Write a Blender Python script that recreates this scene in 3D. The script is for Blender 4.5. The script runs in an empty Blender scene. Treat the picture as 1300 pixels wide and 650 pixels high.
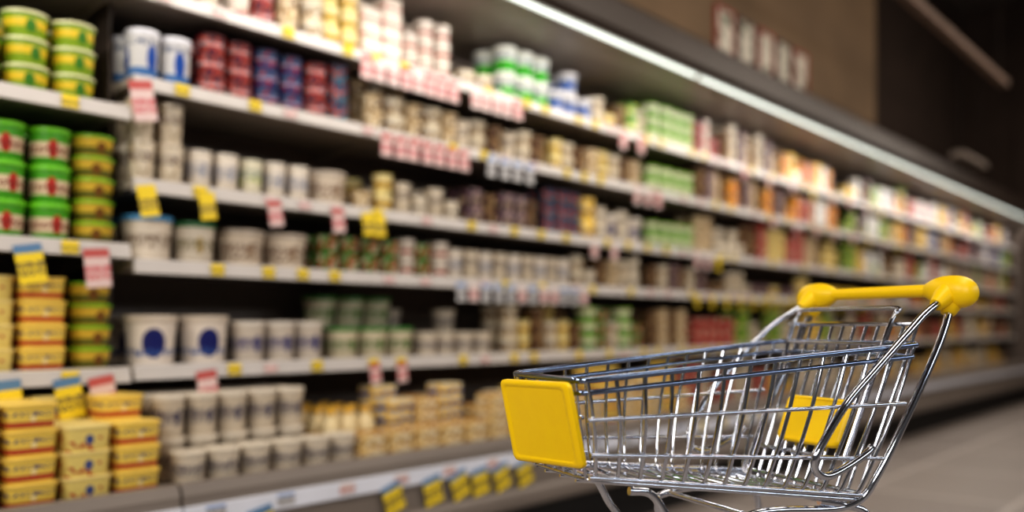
import bpy, math, random
from mathutils import Vector, Matrix
random.seed(11)
SC = bpy.context.scene
COL = SC.collection
try:
    SC.view_settings.view_transform = 'Standard'
    SC.view_settings.look = 'Medium High Contrast'
except Exception as ex:
    print('look', ex)

def lin(c):
    return tuple(((v/255)/12.92 if v/255 <= .04045 else ((v/255+.055)/1.055)**2.4) for v in c)

# ------------------------------------------------------------------ materials
def newmat(name):
    m = bpy.data.materials.new(name); m.use_nodes = True
    return m, m.node_tree.nodes, m.node_tree.links, m.node_tree.nodes['Principled BSDF']

def plain(name, c, rough=.5, metal=0, noise=.0, nscale=8, bump=0, emit=None, estr=0):
    m, N, K, B = newmat(name)
    c = lin(c)
    B.inputs['Roughness'].default_value = rough
    B.inputs['Metallic'].default_value = metal
    B.inputs['Base Color'].default_value = (*c, 1)
    if noise > 0 or bump > 0:
        tc = N.new('ShaderNodeTexCoord'); t = N.new('ShaderNodeTexNoise')
        t.inputs['Scale'].default_value = nscale
        t.inputs['Detail'].default_value = 4
        K.new(tc.outputs['Object'], t.inputs['Vector'])
        r = N.new('ShaderNodeValToRGB')
        r.color_ramp.elements[0].position = .3; r.color_ramp.elements[1].position = .7
        r.color_ramp.elements[0].color = (*[v*(1-noise) for v in c], 1)
        r.color_ramp.elements[1].color = (*[min(1, v*(1+noise)) for v in c], 1)
        K.new(t.outputs['Fac'], r.inputs['Fac']); K.new(r.outputs['Color'], B.inputs['Base Color'])
        if bump > 0:
            b = N.new('ShaderNodeBump'); b.inputs['Strength'].default_value = bump
            K.new(t.outputs['Fac'], b.inputs['Height']); K.new(b.outputs['Normal'], B.inputs['Normal'])
    if emit:
        B.inputs['Emission Color'].default_value = (*lin(emit), 1)
        B.inputs['Emission Strength'].default_value = estr
    return m

def mute(c, f=.07):
    g = .3*c[0]+.55*c[1]+.15*c[2]
    return tuple(v*(1-f)+g*f*w for v, w in zip(c, (1.03, .98, .9)))

def label_mat(name, body, band=None, rng=(.3, .7), blob=None, blob_r=.28, rep=3, asp=1.0, fruit=None,
              fth=.56, text=None, trng=(.6, .8), rough=.38):
    body = mute(body); band = mute(band) if band else None; blob = mute(blob, .05) if blob else None
    m, N, K, B = newmat(name)
    B.inputs['Roughness'].default_value = rough
    uv = N.new('ShaderNodeUVMap'); uv.uv_map = 'UVMap'
    sp = N.new('ShaderNodeSeparateXYZ'); K.new(uv.outputs['UV'], sp.inputs[0])
    U, Vv = sp.outputs['X'], sp.outputs['Y']
    def mt(op, a, b=None):
        n = N.new('ShaderNodeMath'); n.operation = op
        for i, s in enumerate((a, b)):
            if s is None: continue
            if isinstance(s, (int, float)): n.inputs[i].default_value = s
            else: K.new(s, n.inputs[i])
        return n.outputs[0]
    def mix(fac, A, c):
        n = N.new('ShaderNodeMix'); n.data_type = 'RGBA'
        K.new(fac, n.inputs['Factor'])
        if isinstance(A, tuple): n.inputs['A'].default_value = (*A, 1)
        else: K.new(A, n.inputs['A'])
        n.inputs['B'].default_value = (*c, 1)
        return n.outputs['Result']
    cur = lin(body)
    def inr(v, a, b): return mt('MULTIPLY', mt('GREATER_THAN', v, a), mt('LESS_THAN', v, b))
    if band: cur = mix(inr(Vv, *rng), cur, lin(band))
    if fruit:
        for i, fc in enumerate(fruit):
            cb = N.new('ShaderNodeCombineXYZ')
            K.new(mt('MULTIPLY', U, 14), cb.inputs[0]); K.new(mt('MULTIPLY', Vv, 3.2), cb.inputs[1])
            cb.inputs[2].default_value = 3.7*i+len(name)*1.3
            t = N.new('ShaderNodeTexNoise'); t.inputs['Scale'].default_value = 1.0; t.inputs['Detail'].default_value = 1
            K.new(cb.outputs[0], t.inputs['Vector'])
            cur = mix(mt('GREATER_THAN', t.outputs['Fac'], fth), cur, lin(mute(fc)))
    if blob:
        fu = mt('SUBTRACT', mt('FRACT', mt('MULTIPLY', U, rep)), .5)
        fu = mt('MULTIPLY', fu, 2.0*asp)
        fv = mt('SUBTRACT', Vv, .45)
        d = mt('SQRT', mt('ADD', mt('MULTIPLY', fu, fu), mt('MULTIPLY', fv, fv)))
        cur = mix(mt('LESS_THAN', d, blob_r), cur, lin(blob))
    if text:
        cb = N.new('ShaderNodeCombineXYZ')
        K.new(mt('MULTIPLY', U, 60), cb.inputs[0]); K.new(mt('MULTIPLY', Vv, 7), cb.inputs[1])
        t = N.new('ShaderNodeTexNoise'); t.inputs['Scale'].default_value = 1; t.inputs['Detail'].default_value = 0
        K.new(cb.outputs[0], t.inputs['Vector'])
        f = mt('MULTIPLY', mt('GREATER_THAN', t.outputs['Fac'], .5), inr(Vv, *trng))
        cur = mix(f, cur, lin(text))
    if isinstance(cur, tuple): B.inputs['Base Color'].default_value = (*cur, 1)
    else: K.new(cur, B.inputs['Base Color'])
    return m

# ------------------------------------------------------------------ mesh tools
class MB:
    def __init__(s): s.V = []; s.F = []; s.U = []; s.M = []
    def loft(s, secs, ring, mats=0, capb=0, capt=0, h=1.0, off=(0, 0)):
        n = len(ring); base = len(s.V)
        us = [.5+math.atan2(x, -y)/(2*math.pi) for x, y in ring]
        for z, kx, ky in secs:
            for x, y in ring: s.V.append((x*kx+off[0], y*ky+off[1], z))
        for i in range(len(secs)-1):
            mi = mats[i] if isinstance(mats, (list, tuple)) else mats
            v0 = secs[i][0]/h; v1 = secs[i+1][0]/h
            for j in range(n):
                k = (j+1) % n
                a, b = us[j], us[k]
                if b-a > .5: a += 1
                if a-b > .5: b += 1
                s.F.append((base+i*n+j, base+i*n+k, base+(i+1)*n+k, base+(i+1)*n+j))
                s.U.append([(a, v0), (b, v0), (b, v1), (a, v1)]); s.M.append(mi)
        if capb is not None:
            s.F.append(tuple(base+j for j in reversed(range(n)))); s.U.append([(.5, .01)]*n); s.M.append(capb)
        if capt is not None:
            t = base+(len(secs)-1)*n
            s.F.append(tuple(t+j for j in range(n))); s.U.append([(.5, .99)]*n); s.M.append(capt)
        return s
    def box(s, x0, x1, y0, y1, z0, z1, mat=0):
        b = len(s.V)
        for z in (z0, z1):
            for x, y in ((x0, y0), (x1, y0), (x1, y1), (x0, y1)): s.V.append((x, y, z))
        for f in ((3, 2, 1, 0), (4, 5, 6, 7), (0, 1, 5, 4), (1, 2, 6, 5), (2, 3, 7, 6), (3, 0, 4, 7)):
            s.F.append(tuple(b+i for i in f)); s.U.append([(0, 0), (1, 0), (1, 1), (0, 1)]); s.M.append(mat)
        return s
    def prism(s, prof, x0, x1, mat=0):
        b = len(s.V); n = len(prof)
        for x in (x0, x1):
            for y, z in prof: s.V.append((x, y, z))
        for j in range(n):
            k = (j+1) % n
            s.F.append((b+j, b+k, b+n+k, b+n+j)); s.U.append([(0, 0), (1, 0), (1, 1), (0, 1)]); s.M.append(mat)
        s.F.append(tuple(b+j for j in reversed(range(n)))); s.U.append([(0, 0)]*n); s.M.append(mat)
        s.F.append(tuple(b+n+j for j in range(n))); s.U.append([(0, 0)]*n); s.M.append(mat)
        return s
    def tube(s, pts, r, segs=10, closed=False, mat=0):
        P = [Vector(p) for p in pts]; n = len(P); b = len(s.V)
        T = []
        for i in range(n):
            if closed: d = P[(i+1) % n]-P[i-1]
            else: d = P[min(i+1, n-1)]-P[max(i-1, 0)]
            T.append(d.normalized())
        up = Vector((0, 0, 1)) if abs(T[0].z) < .9 else Vector((1, 0, 0))
        nrm = (up-T[0]*up.dot(T[0])).normalized()
        rr = r if isinstance(r, (list, tuple)) else [r]*n
        for i in range(n):
            nrm = (nrm-T[i]*nrm.dot(T[i])).normalized()
            bn = T[i].cross(nrm)
            for j in range(segs):
                a = 2*math.pi*j/segs
                q = P[i]+nrm*(math.cos(a)*rr[i])+bn*(math.sin(a)*rr[i])
                s.V.append(tuple(q))
        m = n if closed else n-1
        for i in range(m):
            i2 = (i+1) % n
            for j in range(segs):
                k = (j+1) % segs
                s.F.append((b+i*segs+j, b+i*segs+k, b+i2*segs+k, b+i2*segs+j))
                s.U.append([(0, 0), (1, 0), (1, 1), (0, 1)]); s.M.append(mat)
        if not closed:
            s.F.append(tuple(b+j for j in reversed(range(segs)))); s.U.append([(0, 0)]*segs); s.M.append(mat)
            s.F.append(tuple(b+(n-1)*segs+j for j in range(segs))); s.U.append([(0, 0)]*segs); s.M.append(mat)
        return s
    def mesh(s, name, mats, angle=40, smooth=True):
        me = bpy.data.meshes.new(name)
        me.from_pydata(s.V, [], s.F)
        ul = me.uv_layers.new(name='UVMap')
        i = 0
        for f in s.U:
            for c in f:
                ul.data[i].uv = c; i += 1
        for m in mats: me.materials.append(m)
        me.polygons.foreach_set('material_index', s.M)
        if smooth:
            me.polygons.foreach_set('use_smooth', [True]*len(s.F))
            me.set_sharp_from_angle(angle=math.radians(angle))
        me.update()
        return me

def smooth_path(pts, k=6, closed=False):
    P = [Vector(p) for p in pts]; n = len(P); out = []
    rng = range(n) if closed else range(n-1)
    for i in rng:
        p0 = P[i-1] if (closed or i > 0) else P[0]*2-P[1]
        p1 = P[i]; p2 = P[(i+1) % n]
        p3 = P[(i+2) % n] if (closed or i+2 < n) else P[-1]*2-P[-2]
        for j in range(k):
            t = j/k
            out.append(.5*((2*p1)+(p2-p0)*t+(2*p0-5*p1+4*p2-p3)*t*t+(3*p1-p0-3*p2+p3)*t**3))
    if not closed: out.append(P[-1])
    return out

def link(me, name, loc=(0, 0, 0), rot=(0, 0, 0), parent=None, **props):
    o = bpy.data.objects.new(name, me); COL.objects.link(o)
    o.location = loc; o.rotation_euler = rot
    if parent: o.parent = parent
    for k, v in props.items(): o[k] = v
    return o

def ring_round(n=22): return [(math.cos(2*math.pi*i/n), math.sin(2*math.pi*i/n)) for i in range(n)]
def ring_rect(w, d, c=.15):
    out = []
    for cx, cy, a0 in ((w-c, d-c, 0), (-w+c, d-c, 90), (-w+c, -d+c, 180), (w-c, -d+c, 270)):
        for k in range(4):
            a = math.radians(a0+30*k); out.append((cx+c*math.cos(a), cy+c*math.sin(a)))
    return out

# ------------------------------------------------------------------ room
m_floor, N, K, B = newmat('floor_tiles')
tc = N.new('ShaderNodeTexCoord'); br = N.new('ShaderNodeTexBrick')
br.offset = 0; br.inputs['Scale'].default_value = 1
br.inputs['Brick Width'].default_value = 1.2; br.inputs['Row Height'].default_value = .9
br.inputs['Mortar Size'].default_value = .02
br.inputs['Color1'].default_value = (*lin((168, 157, 149)), 1); br.inputs['Color2'].default_value = (*lin((158, 147, 140)), 1)
br.inputs['Mortar'].default_value = (*lin((206, 196, 188)), 1)
ns = N.new('ShaderNodeTexNoise'); ns.inputs['Scale'].default_value = 60; ns.inputs['Detail'].default_value = 6
mx = N.new('ShaderNodeMix'); mx.data_type = 'RGBA'; mx.blend_type = 'MULTIPLY'; mx.inputs['Factor'].default_value = .35
K.new(tc.outputs['Object'], br.inputs['Vector']); K.new(tc.outputs['Object'], ns.inputs['Vector'])
K.new(br.outputs['Color'], mx.inputs['A']); K.new(ns.outputs['Fac'], mx.inputs['B'])
K.new(mx.outputs['Result'], B.inputs['Base Color']); B.inputs['Roughness'].default_value = .45

link(MB().box(-6, 18, -10, 3, -.1, 0).mesh('floor', [m_floor], smooth=False), 'floor', kind='structure')
m_wall = plain('wall_beige', (118, 97, 74), .85, noise=.2, nscale=1.2)
m_wdark = plain('wall_dark', (72, 58, 50), .9, noise=.15, nscale=2)
m_ceil = plain('ceiling_grey', (110, 100, 94), .9, noise=.1, nscale=2)
link(MB().box(-6, 16, 1.0, 1.2, 0, 6.4).mesh('wall_back', [m_wdark], smooth=False), 'wall_back', kind='structure')
w = MB().box(16, 16.2, -10, 1.2, 0, 6.4)
for i in range(14): w.box(15.97, 16, -9.6+i*.75, -9.55+i*.75, 0, 6.4)
link(w.mesh('wall_end', [m_wdark], smooth=False), 'wall_end', kind='structure')
link(MB().box(-6, 16.2, -10, 1.2, 6.4, 6.5).mesh('ceiling', [m_ceil], smooth=False), 'ceiling', kind='structure')
link(MB().box(-2, 9.5, .2, 1.0, 2.905, 6.4).mesh('wall_bulkhead', [m_wall], smooth=False), 'wall_bulkhead', kind='structure')

# ------------------------------------------------------------------ refrigerated cases
m_case = plain('case_interior_grey', (108, 94, 84), .5, noise=.08, nscale=3)
m_shelf = plain('shelf_enamel', (146, 136, 126), .45, noise=.05)
m_rail = plain('price_rail_white', (184, 177, 172), .4, noise=.05, nscale=5)
m_drail = plain('deck_rail_white', (224, 226, 236), .35, noise=.05, nscale=5)
m_lip = plain('case_lip_grey', (124, 114, 106), .4, noise=.08, nscale=2)
m_kick = plain('case_kick_black', (22, 20, 20), .6, noise=.1)
m_can = plain('canopy_bronze', (60, 50, 44), .4, noise=.1, nscale=1.5)
m_canu = plain('canopy_underside', (140, 130, 122), .4, noise=.05)
m_led = plain('led_tube', (250, 255, 252), .4, emit=(236, 246, 238), estr=1.5)
m_part = plain('partition_dark', (90, 78, 70), .5, noise=.1)

def case_meshes(x0, x1):
    d = {}
    d['case_back'] = MB().box(x0, x1, .5, .56, .3, 2.62).mesh('case_back', [m_case], smooth=False)
    prof = [(.56, .25), (.56, .56), (-.30, .56), (-.30, .585), (-.345, .585), (-.36, .55), (-.36, .33), (-.33, .26), (-.26, .24)]
    d['base_well'] = MB().prism(prof, x0, x1).mesh('base_well', [m_lip], smooth=False)
    d['kick_plate'] = MB().box(x0, x1, -.26, .56, 0, .24).mesh('kick_plate', [m_kick], smooth=False)
    d['bumper_rail'] = MB().prism([(-.36, .25), (-.385, .26), (-.395, .28), (-.395, .33), (-.385, .345), (-.36, .355)], x0, x1).mesh('bumper_rail', [m_lip], 50)
    c = MB().prism([(-.33, 2.66), (-.36, 2.70), (-.34, 2.86), (-.30, 2.90), (.56, 2.90), (.56, 2.62), (.2, 2.62)], x0, x1)
    c.M = [0 if k not in (5, 6) else 1 for k in range(len(c.M))]
    d['canopy'] = c.mesh('canopy', [m_can, m_canu], smooth=False)
    d['light_tube'] = MB().tube([(x0+.03, -.31, 2.645), (x1-.03, -.31, 2.645)], .010, 12).mesh('light_tube', [m_led])
    d['deck_rail'] = MB().box(x0, x1, -.375, -.36, .455, .515).mesh('price_rail', [m_drail], smooth=False)
    return d
def shelf_mesh(x0, x1):
    s = MB().prism([(0, -.022), (0, 0), (.5, 0), (.5, -.03), (.03, -.03)], x0, x1)
    for k in range(4):
        xb = x0+.02+(x1-x0-.05)*k/3
        s.prism([(.1, -.03), (.5, -.03), (.5, -.09)], xb, xb+.012)
    r = MB().prism([(0, -.045), (-.022, -.045), (-.012, .004), (0, .008)], x0, x1)
    return s.mesh('shelf', [m_shelf], smooth=False), r.mesh('price_rail', [m_rail], smooth=False)

MAIN = [2.299, 1.977, 1.615, 1.331, .955]
LEFT = [2.299, 1.86, 1.38, .95]
def build_case(x0, x1, zs):
    L = "open refrigerated dairy display case with bronze canopy and white price rails"
    e = bpy.data.objects.new('refrigerated_display_case', None); COL.objects.link(e)
    e.location = ((x0+x1)/2, 0, 0); e['label'] = L; e['category'] = 'display case'; e['group'] = 'dairy display cases along the wall'
    hw = (x1-x0)/2
    for n, me in case_meshes(-hw, hw).items():
        link(me, 'price_rail' if n == 'deck_rail' else n, parent=e)
    sm, rm = shelf_mesh(-hw+.002, hw-.002)
    for z in zs:
        s = link(sm, 'shelf', (0, 0, z), parent=e)
        link(rm, 'price_rail', parent=s)
    return e
e0 = build_case(-.6, 1.385, LEFT)
xs = [1.395, 4.8, 8.2, 11.6, 15.0]
for a, b in zip(xs[:-1], xs[1:]): build_case(a, b, MAIN)
link(MB().prism([(.16, .61), (.16, 2.6), (.49, 2.615), (.49, .61)], 1.386, 1.394).mesh('case_partition', [m_part], smooth=False),
     'case_partition', label='thin dark side partition between two refrigerated cases', category='partition')
link(MB().prism([(-.40, 0), (-.40, .62), (-.2, .75), (-.12, 2.4), (-.36, 2.66), (-.36, 2.9), (.56, 2.9), (.56, 0)], 15.005, 15.08).mesh('case_end_panel', [m_part], smooth=False),
     'case_end_panel', label='dark end panel closing the refrigerated case run', category='panel')

# ------------------------------------------------------------------ products
LID = {}
def lidmat(c, foil=False):
    c = tuple(int(v) for v in mute(c))
    k = (c, foil)
    if k not in LID: LID[k] = plain('lid_%d_%d_%d' % c, c, .28 if foil else .42, .3 if foil else 0, noise=.05, nscale=30)
    return LID[k]

SKU = {}
def sku(key, kind, shape, r, h, lid, label, **mat):
    ry = mat.pop('ry', r)
    body = label_mat(key, **mat); lm = lidmat(lid, shape == 'cup')
    RR = ring_round(22)
    def body_m(mb, mi):
        if shape == 'tub':
            mb.loft([(0, r*.80, ry*.80), (.004, r*.84, ry*.84), (h*.84, r*.955, ry*.955), (h*.86, r*.99, ry*.99), (h*.90, r*.99, ry*.99)], RR, mi, mi, mi, h)
        elif shape == 'cup':
            mb.loft([(0, r*.72, ry*.72), (.004, r*.78, ry*.78), (h*.5, r*.88, ry*.88), (h*.92, r*.94, ry*.94), (h*.93, r, ry), (h*.96, r, ry)], RR, mi, mi, mi, h)
        elif shape == 'square':
            mb.loft([(0, .84, .84), (.005, .88, .88), (h*.84, .96, .96), (h*.86, .99, .99), (h*.9, .99, .99)], ring_rect(r, ry, min(r, ry)*.5), mi, mi, mi, h)
        elif shape == 'carton':
            mb.loft([(0, .97, .97), (.003, 1, 1), (h-.003, 1, 1), (h, .97, .97)], ring_rect(r, ry, .008), mi, mi, mi, h)
        elif shape == 'bottle':
            mb.loft([(0, r*.9, r*.9), (.006, r, r), (h*.3, r, r), (h*.36, r*.93, r*.93), (h*.6, r*.97, r*.97), (h*.72, r*.8, r*.8), (h*.84, r*.45, r*.45), (h*.9, r*.42, r*.42)], RR, mi, mi, mi, h)
    def lid_m(mb, mi):
        if shape == 'tub':
            mb.loft([(h*.875, r*1.0, ry*1.0), (h*.89, r*1.03, ry*1.03), (h*.98, r*1.03, ry*1.03), (h, r*1.0, ry*1.0), (h, r*.9, ry*.9), (h*.985, r*.87, ry*.87)], RR, mi, mi, mi, h)
        elif shape == 'cup':
            mb.loft([(h*.955, r*1.03, ry*1.03), (h*.985, r*1.03, ry*1.03), (h, r*.97, ry*.97)], RR, mi, mi, mi, h)
        elif shape == 'square':
            mb.loft([(h*.875, 1.0, 1.0), (h*.89, 1.02, 1.02), (h*.98, 1.02, 1.02), (h, .98, .98)], ring_rect(r, ry, min(r, ry)*.5), mi, mi, mi, h)
        elif shape == 'bottle':
            mb.loft([(h*.88, r*.5, r*.5), (h*.885, r*.52, r*.52), (h*.99, r*.52, r*.52), (h, r*.48, r*.48)], RR, mi, mi, mi, h)
    c = MB(); body_m(c, 0)
    if shape != 'carton': lid_m(c, 1)
    b = MB(); body_m(b, 0)
    d = dict(kind=kind, r=r*1.03, ry=ry*1.03, h=h, label=label, comb=c, mats=[body, lm], shape=shape)
    d['comb_me'] = c.mesh(key, [body, lm], 35)
    d['body_me'] = b.mesh(key+'_body', [body], 35)
    if shape != 'carton':
        l = MB(); lid_m(l, 0); d['lid_me'] = l.mesh(key+'_lid', [lm], 35)
    SKU[key] = d

sku('big_blue', 'yogurt_tub', 'tub', .09, .17, (70, 140, 186), 'large white yogurt tub with blue lid', body=(218, 204, 186), text=(120, 100, 84), trng=(.3, .6))
sku('big_green', 'yogurt_tub', 'tub', .078, .16, (44, 110, 60), 'white yogurt tub with dark green lid', body=(218, 206, 188), text=(130, 120, 90), trng=(.3, .6), blob=(190, 160, 100), blob_r=.2)
sku('navy_circle', 'yogurt_tub', 'tub', .094, .185, (206, 192, 176), 'large white yogurt tub with navy blue round emblem', body=(220, 208, 196), blob=(18, 26, 100), blob_r=.29, asp=.62, text=(60, 90, 150), trng=(.2, .34))
sku('wide', 'yogurt_tub', 'tub', .098, .15, (190, 176, 160), 'wide cream yogurt tub with pale lid', body=(210, 194, 174), text=(120, 96, 80), trng=(.2, .65), blob=(176, 150, 120), blob_r=.2)
sku('navy_text', 'yogurt_tub', 'tub', .066, .165, (206, 196, 184), 'white yogurt tub with navy blue printing', body=(212, 200, 186), text=(60, 60, 120), trng=(.3, .6), blob=(44, 50, 120), blob_r=.2, asp=.9)
sku('grey_tub', 'yogurt_tub', 'tub', .058, .15, (200, 188, 170), 'cream yogurt tub with grey printing', body=(208, 194, 174), text=(76, 72, 94), trng=(.3, .65), blob=(86, 86, 110), blob_r=.17)
sku('low_tub', 'yogurt_tub', 'tub', .06, .115, (204, 192, 174), 'low cream yogurt tub with grey printing', body=(208, 194, 174), text=(90, 84, 96), trng=(.3, .65))
sku('cup_white', 'yogurt_cup', 'cup', .05, .15, (220, 210, 196), 'tall white yogurt cup with foil lid', body=(220, 208, 192), text=(126, 126, 140), trng=(.3, .7), blob=(150, 160, 180), blob_r=.14)
sku('cup_white2', 'yogurt_cup', 'cup', .05, .15, (210, 196, 176), 'white yogurt cup with beige fruit print', body=(212, 198, 176), fruit=[(180, 160, 130)], text=(90, 70, 64), trng=(.5, .75))
sku('cup_greenish', 'yogurt_cup', 'cup', .05, .145, (220, 214, 188), 'white yogurt cup with pale green print', body=(220, 212, 186), fruit=[(160, 172, 70)], fth=.6, text=(90, 110, 90), trng=(.5, .75))
sku('cup_plain', 'yogurt_cup', 'cup', .05, .10, (220, 210, 194), 'small white yogurt cup with foil lid', body=(222, 210, 190), text=(80, 66, 60), trng=(.35, .55), fruit=[(176, 150, 100)], fth=.62)
sku('bluewhite', 'cream_tub', 'tub', .06, .13, (212, 210, 212), 'white cream tub with bright blue band', body=(218, 216, 216), band=(36, 90, 176), rng=(.25, .62), blob=(215, 215, 220), blob_r=.13, text=(60, 80, 120), trng=(.66, .8))
sku('bluewhite_tall', 'cream_tub', 'tub', .058, .185, (206, 206, 212), 'tall white cream tub with blue emblem', body=(210, 208, 208), band=(70, 120, 180), rng=(.1, .26), blob=(30, 80, 170), blob_r=.26, asp=.7, text=(60, 80, 120), trng=(.7, .8))
sku('berry', 'dessert_cup', 'tub', .056, .078, (92, 22, 36), 'dark red berry dessert cup', body=(88, 18, 32), fruit=[(34, 18, 60), (190, 74, 56)], fth=.5, text=(200, 170, 170), trng=(.45, .65))
sku('purple', 'dessert_cup', 'tub', .056, .078, (40, 32, 80), 'dark blue and purple berry dessert cup', body=(30, 36, 96), fruit=[(150, 30, 46), (24, 76, 120)], fth=.51, text=(170, 160, 180), trng=(.45, .6))
sku('navydark', 'dessert_cup', 'tub', .05, .085, (24, 42, 78), 'navy blue dessert cup with red print', body=(24, 46, 90), fruit=[(190, 76, 46), (50, 120, 140)], fth=.53)
sku('beige', 'cream_cup', 'tub', .053, .085, (200, 176, 136), 'cream coloured cup with brown print', body=(186, 154, 108), fruit=[(96, 56, 34), (220, 204, 172)], fth=.53)
sku('beige2', 'cream_cup', 'tub', .056, .085, (216, 204, 180), 'ivory cream cup with grey and gold print', body=(208, 192, 160), band=(140, 100, 56), rng=(.2, .45), text=(90, 64, 50), trng=(.5, .7), fruit=[(222, 214, 198)])
sku('brown', 'dessert_cup', 'tub', .055, .08, (140, 106, 68), 'brown chocolate dessert cup', body=(104, 66, 38), fruit=[(206, 174, 120), (50, 28, 20)], fth=.53)
sku('redwhite_box', 'cheese_carton', 'carton', .052, .075, (226, 212, 204), 'white cheese carton with red band', ry=.05, body=(218, 204, 190), band=(176, 46, 38), rng=(.3, .5), fruit=[(200, 176, 156)], fth=.58)
sku('redwhite_cup', 'yogurt_cup', 'cup', .048, .088, (220, 210, 200), 'white yogurt cup with red print', body=(220, 208, 194), band=(176, 48, 42), rng=(.25, .42), text=(90, 60, 60), trng=(.6, .75), fruit=[(190, 160, 140)], fth=.6)
sku('yellowwhite', 'yogurt_cup', 'cup', .048, .088, (228, 208, 100), 'white yogurt cup with yellow print', body=(226, 208, 150), band=(222, 176, 26), rng=(.3, .6), text=(100, 64, 40), trng=(.35, .55))
sku('green_band', 'cream_tub', 'tub', .064, .14, (220, 222, 212), 'white cream tub with bright green band', body=(222, 224, 212), band=(60, 180, 40), rng=(.08, .48), text=(70, 100, 140), trng=(.55, .75))
sku('lime', 'cream_tub', 'tub', .066, .085, (122, 186, 16), 'white tub with lime green lid', body=(222, 220, 188), band=(80, 150, 14), rng=(.05, .42), text=(90, 120, 60), trng=(.5, .6))
sku('green_red', 'spread_tub', 'tub', .066, .125, (104, 190, 22), 'green lidded tub with red fruit picture', body=(70, 154, 26), band=(222, 198, 166), rng=(.22, .62), blob=(186, 54, 40), blob_r=.25, text=(120, 40, 40), trng=(.3, .5))
sku('lime_yellow', 'spread_tub', 'tub', .07, .088, (206, 204, 156), 'lime green and yellow spread tub', body=(130, 160, 30), band=(220, 188, 40), rng=(.4, .7), blob=(64, 124, 34), blob_r=.25)
sku('lime_lid', 'spread_tub', 'tub', .07, .075, (112, 184, 20), 'yellow spread tub with green lid', body=(206, 170, 50), band=(104, 100, 30), rng=(.1, .45), blob=(120, 76, 24), blob_r=.25)
sku('yellow_box', 'margarine_tub', 'square', .075, .078, (232, 196, 90), 'yellow margarine tub with red print', ry=.055, body=(234, 200, 84), band=(190, 60, 40), rng=(.12, .32), blob=(240, 220, 160), blob_r=.13, text=(80, 70, 110), trng=(.55, .7))
sku('yellow_blue', 'margarine_tub', 'square', .075, .078, (226, 204, 130), 'pale yellow margarine tub with blue print', ry=.055, body=(228, 204, 116), blob=(70, 84, 140), blob_r=.2, fruit=[(190, 90, 50)], fth=.62)
sku('cream_box', 'cheese_carton', 'carton', .07, .055, (220, 200, 150), 'cream and yellow cheese carton', ry=.05, body=(214, 182, 116), fruit=[(166, 114, 40), (226, 210, 176)], fth=.53)
sku('blue_box', 'cheese_carton', 'carton', .07, .055, (220, 200, 150), 'white and blue cheese carton', ry=.05, body=(208, 194, 164), band=(44, 76, 150), rng=(.1, .5), fruit=[(220, 176, 60)], fth=.54)
sku('dark_pack', 'cheese_carton', 'carton', .05, .09, (40, 30, 40), 'dark purple cheese carton', ry=.04, body=(46, 30, 40), fruit=[(120, 76, 96), (180, 156, 130)], fth=.56)
sku('orange', 'cheese_carton', 'carton', .055, .11, (230, 140, 40), 'orange and yellow cheese carton', ry=.04, body=(216, 112, 14), fruit=[(236, 190, 40), (110, 36, 20)], fth=.54)
sku('red', 'cheese_carton', 'carton', .055, .10, (190, 40, 36), 'red cheese carton with white print', ry=.04, body=(166, 20, 20), fruit=[(226, 200, 170), (80, 20, 20)], fth=.57)
sku('yellowpk', 'cheese_carton', 'carton', .05, .12, (230, 200, 50), 'bright yellow cheese carton', ry=.04, body=(232, 186, 14), band=(150, 90, 20), rng=(.2, .36), fruit=[(230, 216, 180), (110, 70, 30)], fth=.6)
sku('greenpk', 'cheese_carton', 'carton', .05, .10, (80, 150, 30), 'bright green cheese carton', ry=.04, body=(74, 140, 20), band=(220, 212, 176), rng=(.35, .55), fruit=[(200, 190, 50), (50, 70, 30)], fth=.58)
sku('whitepk', 'cheese_carton', 'carton', .05, .11, (226, 222, 214), 'white cheese carton with blue print', ry=.04, body=(226, 222, 214), band=(60, 100, 160), rng=(.2, .35), fruit=[(200, 190, 180)], fth=.6)
sku('grn_cup', 'yogurt_cup', 'cup', .052, .08, (76, 140, 46), 'green and red yogurt cup', body=(62, 120, 34), fruit=[(180, 44, 34), (204, 194, 160)], fth=.55)
sku('bottle_y', 'cream_bottle', 'bottle', .042, .20, (220, 170, 60), 'cream bottle with yellow cap and label', body=(220, 198, 150), band=(200, 146, 44), rng=(.15, .5), text=(90, 50, 60), trng=(.2, .4))
sku('greenlid_white', 'yogurt_tub', 'tub', .075, .14, (60, 130, 50), 'white yogurt tub with green lid', body=(204, 192, 164), text=(80, 110, 60), trng=(.3, .6), blob=(110, 140, 60), blob_r=.2)

ITEMS = []
def fill(z, x0, x1, keys, stack=1, top=9, rows=None, y0=.02, gap=.006, drop=.1):
    keys = [keys] if isinstance(keys, str) else keys
    x = x0; i = 0
    while True:
        k = keys[i % len(keys)]
        d = SKU[k]
        if x+2*d['r'] > x1+.02: break
        R = rows if rows else (3 if x < 3.2 else 2 if x < 6.5 else 1)
        st = max(1, min(stack, int((top-z)/d['h'])))
        y = y0+d['ry']+(random.uniform(0, .014) if x > 1.6 else 0)
        for rr in range(R):
            if y+d['ry'] > .49: break
            s2 = st - (1 if (random.random() < drop and st > 1) else 0)
            for q in range(s2):
                rot = random.uniform(-.25, .25) if d['shape'] not in ('carton', 'square') else random.uniform(-.02, .02)
                if k == 'navy_circle': rot = random.uniform(-.1, .1)-.26
                ITEMS.append((k, (x+d['r']+random.uniform(-.002, .002), y+random.uniform(-.002, .002), z+q*d['h']), rot))
            y += 2*d['ry']+.008
        x += 2*d['r']+gap; i += 1

def segs(z, x0, x1, keys, stack, top, seg=.34):
    x = x0; last = None
    while x < x1-.1:
        k = random.choice([q for q in keys if q != last]); last = k
        k2 = random.choice(keys) if random.random() < .6 else k
        e = min(x1, x+seg*random.uniform(.6, 1.3))
        fill(z, x, e, [k, k, k2], random.choice([max(1, stack-1), stack, stack]), top, drop=.3); x = e

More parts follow.
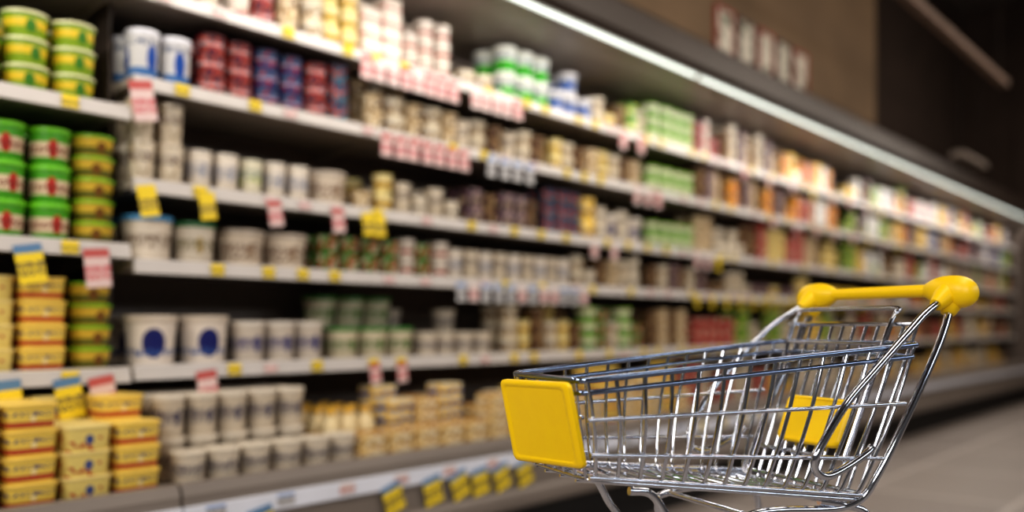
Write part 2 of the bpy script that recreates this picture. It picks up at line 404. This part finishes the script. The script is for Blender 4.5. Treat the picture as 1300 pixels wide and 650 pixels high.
T, S2, S3, S4, S5 = MAIN
SEAM = 14.9
tp = 2.60
fill(T, 1.45, 1.80, 'cup_plain', 2, tp)
fill(T, 1.80, 2.24, ['redwhite_cup', 'berry', 'beige', 'beige2'], 3, tp)
fill(T, 2.24, 2.45, 'yellowwhite', 3, tp)
fill(T, 2.45, 2.70, 'redwhite_box', 4, tp)
fill(T, 2.70, 3.08, 'redwhite_cup', 3, tp, drop=.5)
fill(T, 3.08, 3.38, 'beige2', 1, tp)
fill(T, 3.38, 3.80, 'green_band', 2, tp, drop=.2)
fill(T, 3.80, 4.20, 'bluewhite', 2, tp, drop=.4)
fill(T, 4.20, 4.75, ['beige2', 'yellowwhite', 'brown', 'greenpk'], 2, tp)
fill(T, 4.82, 5.40, 'lime', 3, tp)
fill(T, 5.40, 5.80, ['berry', 'redwhite_cup'], 3, tp)
fill(T, 5.80, 6.8, ['brown', 'cup_plain', 'dark_pack', 'beige'], 3, tp)
fill(T, 6.8, 7.9, ['orange', 'yellowpk', 'whitepk', 'orange', 'red'], 2, tp)
segs(T, 8.22, SEAM, ['orange', 'whitepk', 'yellowpk', 'brown', 'bluewhite', 'red', 'dark_pack', 'greenpk', 'whitepk'], 3, tp)
tp = 2.25
fill(S2, 1.41, 1.68, 'bluewhite_tall', 1, tp, gap=.004, rows=2)
fill(S2, 1.68, 2.04, ['berry', 'berry', 'purple'], 3, tp, drop=0)
fill(S2, 2.04, 2.28, ['purple', 'berry'], 3, tp, drop=0)
fill(S2, 2.28, 2.47, ['navydark', 'purple'], 3, tp)
fill(S2, 2.48, 3.05, ['beige', 'beige2'], 3, tp, drop=.6)
fill(S2, 3.05, 3.80, ['cup_white2', 'beige2', 'brown'], 2, tp)
fill(S2, 3.80, 4.78, ['yellowwhite', 'beige2', 'brown', 'beige'], 2, tp)
fill(S2, 4.82, 5.42, 'lime', 2, tp, drop=.3)
fill(S2, 5.42, 6.9, ['brown', 'dark_pack', 'beige', 'brown', 'orange'], 3, tp)
segs(S2, 6.9, 8.1, ['red', 'beige', 'orange', 'brown', 'whitepk'], 3, tp)
segs(S2, 8.22, SEAM, ['orange', 'brown', 'yellowpk', 'whitepk', 'red', 'greenpk', 'beige', 'bluewhite', 'dark_pack'], 3, tp)
tp = 1.925
fill(S3, 1.41, 1.63, 'cup_white2', 2, tp, rows=3, drop=0)
fill(S3, 1.64, 1.86, 'cup_white', 1, tp, rows=3)
fill(S3, 1.86, 1.97, ['cup_greenish'], 1, tp, rows=3)
fill(S3, 1.97, 2.19, 'cup_white', 1, tp, rows=3)
fill(S3, 2.20, 2.42, 'wide', 1, tp)
fill(S3, 2.42, 2.65, ['beige', 'yellowwhite'], 2, tp, drop=.4)
fill(S3, 2.65, 3.12, ['cup_white2', 'cup_plain'], 1, tp, rows=3)
fill(S3, 3.12, 3.75, ['dark_pack', 'brown', 'dark_pack'], 2, tp)
fill(S3, 3.75, 4.08, 'navydark', 3, tp, drop=0)
fill(S3, 4.08, 4.22, 'yellowpk', 2, tp)
fill(S3, 4.22, 4.78, ['cup_plain', 'navy_text'], 2, tp)
fill(S3, 4.82, 5.42, 'lime', 2, tp)
segs(S3, 5.42, 8.1, ['brown', 'beige', 'cup_plain', 'brown', 'dark_pack', 'yellowwhite', 'red'], 3, tp)
segs(S3, 8.22, SEAM, ['brown', 'yellowpk', 'whitepk', 'red', 'cup_plain', 'beige', 'orange', 'dark_pack', 'greenpk'], 3, tp)
tp = 1.57
fill(S4, 1.41, 1.60, 'big_blue', 1, tp)
fill(S4, 1.60, 1.77, 'big_green', 1, tp)
fill(S4, 1.79, 2.22, 'wide', 1, tp, gap=.006)
fill(S4, 2.23, 2.68, ['grn_cup'], 2, tp, drop=.1)
fill(S4, 2.68, 2.98, ['redwhite_cup', 'grn_cup'], 2, tp, drop=.1)
fill(S4, 3.0, 4.0, ['cup_white', 'cup_white2'], 1, tp)
fill(S4, 4.0, 4.78, ['beige2', 'cup_plain', 'brown', 'beige'], 2, tp)
fill(S4, 4.82, 5.6, ['brown', 'beige2', 'dark_pack'], 2, tp)
segs(S4, 5.6, 8.1, ['brown', 'beige2', 'yellowwhite', 'yellowpk', 'dark_pack'], 2, tp)
segs(S4, 8.22, SEAM, ['brown', 'yellowpk', 'orange', 'red', 'whitepk', 'beige', 'dark_pack'], 2, tp)
tp = 1.285
fill(S5, 1.42, 1.84, 'navy_circle', 1, tp, gap=.02)
fill(S5, 1.84, 2.30, 'navy_text', 1, tp)
fill(S5, 2.30, 2.80, 'greenlid_white', 2, tp, drop=.5)
fill(S5, 2.80, 3.4, 'low_tub', 2, tp, drop=.5)
fill(S5, 3.4, 4.1, ['beige2', 'yellowwhite', 'brown'], 3, tp, drop=.4)
fill(S5, 4.1, 4.78, ['lime', 'grn_cup', 'beige2'], 3, tp, drop=.4)
fill(S5, 4.82, 5.35, ['brown', 'beige'], 3, tp)
fill(S5, 5.35, 6.0, 'red', 2, tp)
segs(S5, 6.0, 8.1, ['yellowpk', 'beige2', 'orange', 'greenpk', 'brown'], 3, tp)
segs(S5, 8.22, SEAM, ['brown', 'yellowpk', 'beige2', 'red', 'cup_plain', 'beige', 'orange'], 3, tp)
tp = .91
DKi = .56
fill(DKi, 1.425, 2.18, 'low_tub', 1, tp, rows=1, y0=-.28)
fill(DKi, 1.425, 2.12, ['grey_tub'], 2, tp, rows=3, y0=-.14, drop=0)
fill(DKi, 2.19, 2.95, ['cream_box'], 2, tp, rows=1, y0=-.28)
fill(DKi, 2.14, 2.46, 'bottle_y', 1, tp, rows=4, y0=-.13)
fill(DKi, 2.46, 2.95, ['blue_box', 'cream_box'], 5, tp, rows=2, y0=-.14, drop=.3)
fill(DKi, 2.97, 4.78, ['cream_box', 'blue_box', 'yellow_box', 'cream_box'], 4, tp, rows=2, y0=-.26, drop=.4)
segs(DKi, 4.82, 8.1, ['cream_box', 'yellow_box', 'cup_plain', 'beige2', 'red'], 3, tp)
segs(DKi, 8.22, SEAM, ['cream_box', 'yellow_box', 'cup_plain', 'beige2', 'brown'], 3, tp)
fill(LEFT[0], .6, 1.34, ['yellowwhite'], 2, 2.6)
fill(LEFT[1], .56, 1.38, ['lime_yellow', 'lime_yellow', 'lime_lid'], 3, 2.26, drop=0)
fill(LEFT[2], .66, 1.22, 'green_red', 3, 1.84, drop=0)
fill(LEFT[2], 1.225, 1.38, 'lime_lid', 5, 1.84, drop=0)
fill(LEFT[3], .72, 1.20, ['yellow_box', 'yellow_blue', 'yellow_box'], 4, 1.36, drop=0)
fill(LEFT[3], 1.215, 1.37, 'lime_lid', 4, 1.36, drop=0)
fill(DKi, .42, 1.36, ['yellow_blue', 'yellow_box'], 4, .9, rows=3, y0=-.27, drop=.4)

by = {}
cam_p = Vector((0, -3, 1.1))
for it in ITEMS: by.setdefault(SKU[it[0]]['kind'], []).append(it)
PL = dict(yogurt_tub='yogurt tubs', yogurt_cup='yogurt cups', cream_tub='cream tubs', dessert_cup='dessert cups', cream_cup='cream cups',
          cheese_carton='cheese cartons', spread_tub='spread tubs', margarine_tub='margarine tubs', cream_bottle='cream bottles')
for kind, lst in by.items():
    lst.sort(key=lambda t: (Vector(t[1])-cam_p).length + (.9 if t[1][1] > .16 else 0))
    for key, loc, rot in lst[:300]:
        d = SKU[key]
        if loc[0] < 3.3 and d['shape'] != 'carton':
            o = link(None, kind, loc, (0, 0, rot))
            o.empty_display_size = .05
            link(d['body_me'], 'tub_body' if d['shape'] != 'bottle' else 'bottle_body', parent=o)
            link(d['lid_me'], 'lid', parent=o)
        else:
            o = link(d['comb_me'], kind, loc, (0, 0, rot))
        o['label'] = d['label']; o['category'] = kind.split('_')[1]
        o['group'] = PL[kind]+' on the dairy shelves'
    rest = lst[300:]
    if rest:
        mb = MB(); mats = []
        for key, loc, rot in rest:
            d = SKU[key]; c = d['comb']; b = len(mb.V)
            idx = []
            for m in d['mats']:
                if m not in mats: mats.append(m)
                idx.append(mats.index(m))
            ca, sa = math.cos(rot), math.sin(rot)
            mb.V += [(x*ca-y*sa+loc[0], x*sa+y*ca+loc[1], z+loc[2]) for x, y, z in c.V]
            mb.F += [tuple(b+i for i in f) for f in c.F]; mb.U += c.U; mb.M += [idx[i] for i in c.M]
        link(mb.mesh(kind+'_rest', mats, 35), kind, kind='stuff', label=PL[kind]+' lined up along the refrigerated dairy shelves', category=PL[kind])

# ------------------------------------------------------------------ price tags
def tagmat(name, body, top=None, txt=(60, 50, 60)):
    return label_mat(name, body, band=top, rng=(.78, 1.1), text=txt, trng=(.2, .55), rough=.5)
TM = {'y': tagmat('tag_yellow', (236, 204, 30)), 'yb': tagmat('tag_yellow_blue', (240, 208, 30), (90, 130, 170)),
      'w': tagmat('tag_white', (214, 196, 192), None, (190, 90, 90)), 'r': tagmat('tag_white_red', (216, 188, 184), (190, 84, 80), (190, 60, 70)),
      'b': tagmat('tag_white_blue', (200, 198, 198), (110, 140, 190))}
TL = {'y': 'yellow shelf price tag', 'yb': 'yellow shelf price tag with blue header', 'w': 'white shelf price tag with red figures',
      'r': 'white shelf price tag with red header', 'b': 'white shelf price tag with blue header'}
TME = {}
def tag(kind, x, z, w=.07, h=.10, y=-.0275, name='price_tag', rot=None):
    k = (kind, w, h)
    if k not in TME:
        mb = MB(); mb.loft([(0, 1, 1), (h*.5, 1, 1), (h, 1, 1)], ring_rect(w/2, .0015, .0014), 0, 0, 0, h)
        mb.U = [[(mb.V[f[i]][0]/w*.35+.5, mb.V[f[i]][2]/h) for i in range(len(f))] for f in mb.F]
        mb.V = [(a, b, c-h) for a, b, c in mb.V]
        TME[k] = mb.mesh('price_tag', [TM[kind]], 30)
    o = link(TME[k], name, (x, y, z), (0, random.uniform(-.07, .07) if rot is None else rot, 0))
    o['label'] = TL[kind] + (' slotted in the shelf rail' if name == 'rail_label' else ' hanging from the shelf edge')
    o['category'] = 'price tag'; o['group'] = 'rail labels along shelf edges' if name == 'rail_label' else 'hanging price tags'
RZ = .02
for k, x, zz, w, h in [
    ('yb', 1.045, LEFT[2], .085, .125), ('r', 1.26, LEFT[2], .085, .13), ('yb', .62, LEFT[2], .085, .115),
    ('yb', .985, LEFT[3], .085, .14), ('yb', 1.165, LEFT[3], .085, .135), ('r', 1.275, LEFT[3], .085, .135),
    ('y', 1.40+.03, S3, .07, .11), ('y', 1.66, S3, .065, .10), ('r', 1.95, S3, .065, .10), ('r', 2.26, S3, .065, .10), ('y', 2.42, S3, .065, .10), ('y', 2.49, S3, .06, .10),
    ('r', 1.41, S2, .085, .14), ('r', 1.66, S5, .08, .14), ('r', 2.46, S5, .06, .09), ('r', 2.62, S5, .06, .09)]:
    tag(k, x, zz-RZ, w, h, rot=-random.uniform(.06, .2))
def row(k, z, x0, x1, n, w=.065, h=.10):
    for i in range(n): tag(k if isinstance(k, str) else random.choice(k), x0+(x1-x0)*i/max(1, n-1), z-RZ, w, h)
row('r', S2, 2.53, 3.02, 7); row('b', S2, 3.22, 3.52, 4); row(['r', 'w'], S2, 4.55, 4.80, 3)
row(['w', 'r'], T, 2.42, 2.95, 8); row(['w', 'r'], T, 3.1, 3.42, 5)
row(['w', 'b'], S4, 3.0, 4.0, 12, .065, .09); row('r', T, 4.4, 4.6, 2); row(['w', 'y'], S3, 5.3, 5.6, 3)
row(['w', 'b'], S3, 4.1, 4.3, 2); row('y', S4, 5.3, 7.0, 9, .06, .08); row(['w', 'r', 'y'], S4, 6.2+.9, 9.5, 10, .06, .08)
row(['y', 'w', 'r'], T, 6.0, 9.0, 8, .06, .08); row(['r', 'y', 'w'], S2, 6.5, 9.5, 8, .06, .08)
for x in (1.66, 2.25, 2.47, 2.62, 2.76, 2.89, 3.05):
    tag('yb', x, .475, .10, .115, y=-.3785, rot=-random.uniform(.15, .35))
for zi, z in enumerate(MAIN):
    x = 1.5+.07*zi
    while x < 12:
        tag(random.choice(['y', 'y', 'w']), x, z+.001, .055, .04, y=-.0235, name='rail_label', rot=0)
        x += random.choice([.16, .22, .3, .4])*(1 if x < 6 else 1.6)
for z in LEFT[1:]:
    for x in (.9, 1.18): tag('y', x, z+.001, .055, .04, y=-.0235, name='rail_label', rot=0)
for i in range(22):
    tag(random.choice(['y', 'w', 'b']), 1.5+i*.27, .508, .07, .04, y=-.3775, name='rail_label', rot=0)

# ------------------------------------------------------------------ posters, hanging fittings
m_frame = plain('poster_frame_red', (150, 56, 46), .5, noise=.1)
m_fr2 = plain('poster_frame_dark', (70, 54, 48), .5, noise=.1)
m_pic = label_mat('poster_picture', (214, 206, 190), fruit=[(86, 94, 70)], fth=.58)
for i, x in enumerate((5.95, 6.3, 6.66, 7.0, 7.36)):
    e = link(None, 'poster', (x+.15, .19, 3.19), label='white framed poster with dark printed figure on the wall', category='poster', group='posters above the dairy case')
    f = MB()
    f.box(-.15, -.13, -.02, .01, 0, .36).box(.13, .15, -.02, .01, 0, .36).box(-.13, .13, -.02, .01, 0, .02).box(-.13, .13, -.02, .01, .34, .36)
    link(f.mesh('poster_frame', [m_frame if i % 2 == 0 else m_fr2], smooth=False), 'poster_frame', parent=e)
    p = MB().box(-.13, .13, -.008, .01, .02, .34)
    p.U = [[(p.V[k][0]*.8+.5+i*.1, p.V[k][2]*3) for k in fc] for fc in p.F]
    link(p.mesh('poster_picture', [m_pic], smooth=False), 'poster_picture', parent=e)
m_track = plain('track_brown', (108, 88, 76), .8, noise=.1)
e = link(None, 'hanging_cable_tray', (0, -1, 3.45), label='brown metal cable tray hanging above the aisle', category='cable tray')
t = MB().prism([(-.04, 0), (.04, 0), (.04, .06), (.034, .06), (.034, .008), (-.034, .008), (-.034, .06), (-.04, .06)], 3.5, 9.6)
link(t.mesh('tray', [m_track], smooth=False), 'tray', parent=e)
m_rod = plain('rod_dark', (36, 28, 24), .8)
for x in (4.5, 7, 9.4):
    link(MB().tube([(x, 0, .01), (x, 0, 2.95)], .003, 8).mesh('rod', [m_rod]), 'hanging_rod', parent=e)
e = link(None, 'hanging_lamp', (11, -.35, 2.98), label='flat grey lamp fitting hanging on thin rods', category='lamp')
m_gr = plain('lamp_grey', (150, 138, 128), .6)
link(MB().prism([(-.09, 0), (.09, 0), (.06, .07), (-.06, .07)], -.5, .5).mesh('lamp_housing', [m_gr], smooth=False), 'lamp_housing', parent=e)
for x in (-.4, .4): link(MB().tube([(x, 0, .06), (x, 0, 3.42)], .003, 8).mesh('rod', [m_rod]), 'hanging_rod', parent=e)

# ------------------------------------------------------------------ shopping cart (compact size)
m_ch = plain('chrome', (206, 210, 220), .09, 1.0)
m_rim = plain('chrome_dark_blue', (134, 148, 174), .10, 1.0)
m_yel = plain('cart_yellow_plastic', (255, 210, 0), .42, noise=.02, nscale=20)
m_rub = plain('wheel_rubber', (40, 40, 42), .6)
CS = .85
cart = link(None, 'shopping_cart', (1.497, -2.163, 0), (0, 0, math.atan2(-.3911, .9176)),
            label='chrome wire shopping cart with yellow handle and front panel', category='shopping cart')
cart.scale = (CS, CS, CS)
H = 1.10/CS
def P(L, w, Y): return Vector((L-.4, -w, H+Y))
def Tt(t, s): return P(.85*t, s*(.15+.075*t), -.106+.065*t)
def Bt(t, s): return P(.04+.66*t, s*(.12+.07*t), -.305-.083*t)
def side(t, f, s):
    a, b = Tt(t, s), Bt(t, s); p = a.lerp(b, f)
    p.y += -s*.012*math.sin(f*math.pi)
    return p
def part(mb, name, mat=m_ch, **kw): return link(mb.mesh(name, [mat]), name, parent=kw.pop('parent', cart), **kw)
def loop(pts, r, mb, segs=10, rad=.03):
    out = []
    n = len(pts)
    for i in range(n):
        p = pts[i]; a = (pts[i-1]-p); b = (pts[(i+1) % n]-p)
        ra = min(rad, a.length*.4, b.length*.4)
        A = p+a.normalized()*ra; Bq = p+b.normalized()*ra
        for k in range(6):
            t = k/5; out.append(A*(1-t)**2+p*2*t*(1-t)+Bq*t*t)
    mb.tube(out, r, segs, closed=True)
mb = MB()
loop([side(0, 0, -1), side(0, 0, 1), side(1, 0, 1), side(1, 0, -1)], .0066, mb, 14)
loop([side(0, .12, -1), side(0, .12, 1), side(1, .078, 1), side(1, .078, -1)], .0056, mb, 14)
part(mb, 'basket_rim', m_rim, label='blue-grey chrome double basket rim')
NW = 14
for s in (1, -1):
    mb = MB()
    for i in range(NW):
        t = .02+.955*i/(NW-1)
        pts = [side(t, f, s) for f in (0, .2, .4, .6, .8, .93)]
        b = Bt(t, s); pts += [b+Vector((0, s*.006, .004)), b+Vector((0, s*.03, -.002))]
        mb.tube(pts, .0043, 10)
    for f in (.38, .73):
        mb.tube([side(t/12, f, s)+Vector((0, -s*.006, 0)) for t in range(13)], .0046, 10)
    mb.tube([side(t/12, .97, s) for t in range(13)], .0055, 10)
    part(mb, 'basket_side')
mb = MB()
for i in range(NW):
    t = .02+.955*i/(NW-1)
    mb.tube([Bt(t, 1)+Vector((0, .02, -.002)), Bt(t, -1)+Vector((0, -.02, -.002))], .0034, 8)
for k in range(3):
    q = -.6+1.2*k/2
    a = Bt(0, q*.92); b = Bt(1, q*.92)
    mb.tube([a+Vector((0, 0, -.008)), b+Vector((0, 0, -.008))], .0038, 8)
loop([Bt(0, -1), Bt(0, 1), Bt(1, 1), Bt(1, -1)], .005, mb)
part(mb, 'basket_floor')
mb = MB()
for k in range(6):
    q = -.9+1.8*k/5
    mb.tube([Tt(0, q), Bt(0, q)], .0036, 8)
for f in (.36, .72): mb.tube([Tt(0, 1).lerp(Bt(0, 1), f), Tt(0, -1).lerp(Bt(0, -1), f)], .004, 8)
part(mb, 'basket_front')
def G(q, f, d=0):
    return P(.868+d, q*.2, .005).lerp(P(.70+d, q*.178, -.385), f)
mb = MB()
for k in range(12):
    q = -1+2*k/11
    mb.tube([G(q, 0), G(q, 1)], .0044, 10)
for f in (0, .97): mb.tube([G(-1, f)+Vector((-.006, 0, 0)), G(1, f)+Vector((-.006, 0, 0))], .0055, 8)
part(mb, 'rear_gate')
mb = MB()
D = -.022
fr = [G(-.86, .80, D), G(-.86, .4, D), G(-.86, .04, D), P(.866, -.172, .03), P(.870, -.155, .043), P(.870, .125, .043), P(.866, .14, .03), G(.70, .04, D), G(.70, .4, D), G(.70, .80, D)]
mb.tube(smooth_path(fr, 5), .0058, 10)
for f in (.12, .80):
    mb.tube([G(-.86, f, D), G(.70, f, D)], .0042, 8)
cs = part(mb, 'child_seat')
def panel(a, b, c, d, th, r=.16, rim=True):
    mb = MB(); n = (b-a).cross(d-a).normalized()
    def q(u, v, k): return a*(1-u)*(1-v)+b*u*(1-v)+c*u*v+d*(1-u)*v+n*k
    def rr(ins, rad):
        o = []
        for cx, cy, a0 in ((1-ins-rad, 1-ins-rad, 0), (ins+rad, 1-ins-rad, 90), (ins+rad, ins+rad, 180), (1-ins-rad, ins+rad, 270)):
            for k in range(6):
                an = math.radians(a0+18*k); o.append((cx+rad*math.cos(an), cy+rad*math.sin(an)))
        return o
    rings = [(0.03, r*.8, -th), (0, r, -th*.6), (0, r, th*.5), (.015, r*.95, th*.85), (.035, r*.9, th)]
    if rim: rings += [(.06, r*.8, th), (.075, r*.7, th*.7), (.09, r*.65, th*.7)]
    N0 = len(rr(0, r))
    for ins, rad, k in rings:
        for u, v in rr(ins, rad): mb.V.append(tuple(q(u, v, k)))
    for i in range(len(rings)-1):
        for j in range(N0):
            k = (j+1) % N0
            mb.F.append((i*N0+j, i*N0+k, (i+1)*N0+k, (i+1)*N0+j)); mb.U.append([(0, 0)]*4); mb.M.append(0)
    mb.F.append(tuple(reversed(range(N0)))); mb.U.append([(0, 0)]*N0); mb.M.append(0)
    t = (len(rings)-1)*N0
    mb.F.append(tuple(t+j for j in range(N0))); mb.U.append([(0, 0)]*N0); mb.M.append(0)
    if th < 0: mb.F = [tuple(reversed(f)) for f in mb.F]
    return mb
fp = panel(P(-.022, -.158, -.118), P(-.022, .150, -.108), P(.022, .137, -.278), P(.006, -.140, -.297), -.008, r=.07)
part(fp, 'front_panel', m_yel, label='yellow plastic front panel')
fl = panel(G(-.45, .46, -.036), G(.65, .46, -.036), G(.65, .74, -.036), G(-.45, .74, -.036), -.009, r=.14)
part(fl, 'seat_flap', m_yel, parent=cs, label='yellow plastic seat flap')
for s in (1, -1):
    mb = MB()
    pts = [P(.955, s*.212, .075), P(.92, s*.216, .056), P(.86, s*.222, .025), P(.805, s*.230, -.011), P(.70, s*.230, -.095), P(.612, s*.226, -.173), P(.545, s*.220, -.262),
           P(.535, s*.216, -.292), P(.55, s*.213, -.315), P(.585, s*.210, -.322), P(.64, s*.210, -.305), P(.70, s*.210, -.278), P(.712, s*.210, -.266)]
    mb.tube(smooth_path(pts, 6), .0086, 14)
    part(mb, 'handle_brace')
    mb = MB()
    pts = [P(.972, s*.214, .08), P(.945, s*.218, .02), P(.90, s*.222, -.06), P(.80, s*.218, -.22), P(.735, s*.205, -.33), P(.70, s*.19, -.385), P(.64, s*.17, -.405), P(.5, s*.15, -.40), P(.42, s*.145, -.405)]
    pts += [P(.39, s*.15, -.43), P(.44, s*.165, -.55), P(.56, s*.19, -.85), P(.64, s*.2, -1.055)]
    mb.tube(smooth_path(pts, 6), .0088, 14)
    part(mb, 'rear_post')
    mb = MB()
    pts = [P(.14, s*.11, -.335), P(.19, s*.115, -.345), P(.23, s*.12, -.40), P(.30, s*.135, -.52), P(.32, s*.14, -.85), P(.27, s*.14, -1.05), P(.2, s*.135, -1.1), P(.05, s*.125, -1.115)]
    mb.tube(smooth_path(pts, 6), .009, 12)
    pts = [P(.27, s*.14, -1.07), P(.45, s*.17, -1.09), P(.64, s*.2, -1.09), P(.84, s*.225, -1.115)]
    mb.tube(smooth_path(pts, 6), .009, 12)
    pts = [P(.60, s*.165, -.385), P(.67, s*.175, -.40), P(.72, s*.19, -.425), P(.77, s*.21, -.55), P(.82, s*.22, -1.11)]
    mb.tube(smooth_path(pts, 6), .009, 12)
    part(mb, 'chassis_rail')
for L, w, Y in ((.8, .222, -1.09), (.27, .14, -1.06), (.42, .146, -.405), (.66, .17, -.398)):
    part(MB().tube([P(L, -w, Y), P(L, w, Y)], .007, 10), 'cross_bar')
def lathe_y(prof, segs=28, sx=1, sz=1, sag=0):
    mb = MB(); n = segs
    for y, r in prof:
        dz = -sag*max(0, abs(y)-.15)
        for j in range(n):
            a = 2*math.pi*j/n; mb.V.append((r*sx*math.cos(a), y, r*sz*math.sin(a)+dz))
    for i in range(len(prof)-1):
        for j in range(n):
            k = (j+1) % n
            mb.F.append((i*n+j, (i+1)*n+j, (i+1)*n+k, i*n+k)); mb.U.append([(0, 0)]*4); mb.M.append(0)
    mb.F.append(tuple(range(n))); mb.U.append([(0, 0)]*n); mb.M.append(0)
    mb.F.append(tuple(reversed([(len(prof)-1)*n+j for j in range(n)]))); mb.U.append([(0, 0)]*n); mb.M.append(0)
    return mb
hb = link(lathe_y([(-.17, .0155), (-.1, .0155), (0, .0155), (.1, .0155), (.17, .0155)]).mesh('handle_bar', [m_yel], 60), 'handle', P(.968, 0, .085), parent=cart, label='yellow plastic push handle')
for s in (1, -1):
    prof = [(.140, .0158), (.148, .0200), (.160, .0265), (.175, .0325), (.190, .0365), (.207, .0385), (.226, .0390), (.243, .0370), (.256, .032), (.266, .0245), (.272, .016), (.274, .004)]
    c = lathe_y([(-s*y, r) for y, r in prof], sx=.85, sz=.98, sag=.07)
    if s > 0: c.F = [tuple(reversed(f)) for f in c.F]
    c.tube([Vector((.0, -s*.214, -.010)), Vector((-.012, -s*.215, -.040)), Vector((-.020, -s*.216, -.056))], [.032, .023, .016], 16)
    c.tube([Vector((.0, -s*.212, -.004)), Vector((-.032, -s*.212, -.021)), Vector((-.056, -s*.213, -.036))], [.034, .024, .015], 16)
    link(c.mesh('handle_cap', [m_yel], 70), 'handle_cap', parent=hb)
def caster(L, w):
    e = link(None, 'caster', P(L, w, -H), parent=cart)
    wh = lathe_y([(-.016, .02), (-.016, .045), (-.012, .055), (0, .058), (.012, .055), (.016, .045), (.016, .02)])
    link(wh.mesh('wheel', [m_rub], 50), 'wheel', (0, 0, .058), parent=e)
    f = MB()
    for s in (1, -1):
        f.tube([(0, s*.022, .058), (.01, s*.022, .1), (.02, s*.018, .13)], .006, 8)
    f.tube([(0, -.026, .058), (0, .026, .058)], .006, 8)
    f.tube([(.02, 0, .125), (.02, 0, .185)], .012, 12)
    f.tube([(.02, -.025, .13), (.02, .025, .13)], .009, 8)
    link(f.mesh('fork', [m_ch]), 'caster_fork', parent=e)
for L, w in ((.05, .125), (.05, -.125), (.83, .225), (.83, -.225)): caster(L-.02, w)

# ------------------------------------------------------------------ lights
def area(loc, size, size_y, e, target, c=(1, .88, .76)):
    d = bpy.data.lights.new('lamp_or_fill_light', 'AREA'); d.shape = 'RECTANGLE'; d.size = size; d.size_y = size_y; d.energy = e; d.color = c
    o = bpy.data.objects.new('lamp_or_fill_light', d); COL.objects.link(o); o.location = loc
    o.rotation_euler = (Vector(target)-Vector(loc)).to_track_quat('-Z', 'Y').to_euler()
for x, en in ((1.5, 48), (5, 50), (9, 48), (13, 40)):
    area((x, -2.8, 4.2), 3.0, .5, en, (x, 0, .9))
area((-2.2, -3.9, 2.9), 1.6, .5, 70, (1.5, -2.1, .9), (1, .97, .92))  # added key light from the left to brighten the cart, no ceiling lamp
area((-1.4, -1.1, 3.0), 1.0, .5, 46, (1.4, -2.1, .9), (1, .95, .88))  # extra key light added for the yellow front panel, not a store fixture
area((3.5, -6.0, 2.6), 6.0, .25, 55, (2.5, -2.1, .9), (.90, .95, 1))  # unseen long strip added across the aisle for highlights on the chrome
for a, b in zip(xs[:-1], xs[1:]):
    area(((a+b)/2, -.29, 2.62), b-a-.1, .05, 15, ((a+b)/2, .12, 1.2), (1, .95, .89))
area((.4, -.29, 2.62), 1.8, .05, 8, (.4, .12, 1.2), (1, .95, .89))
wd = bpy.data.worlds.new('world'); SC.world = wd; wd.use_nodes = True
wd.node_tree.nodes['Background'].inputs[0].default_value = (.9, .83, .78, 1)
wd.node_tree.nodes['Background'].inputs[1].default_value = .08

# ------------------------------------------------------------------ camera
cd = bpy.data.cameras.new('camera'); co = bpy.data.objects.new('camera', cd); COL.objects.link(co)
cd.sensor_width = 36; cd.lens = 36*1100/1300; cd.shift_y = 89/1300
co.location = (0, -3, 1.1); co.rotation_euler = (math.pi/2, 0, math.atan2(.661, .7504)-math.pi/2)
cd.dof.use_dof = True; cd.dof.focus_distance = 1.6; cd.dof.aperture_fstop = 1.0
SC.camera = co
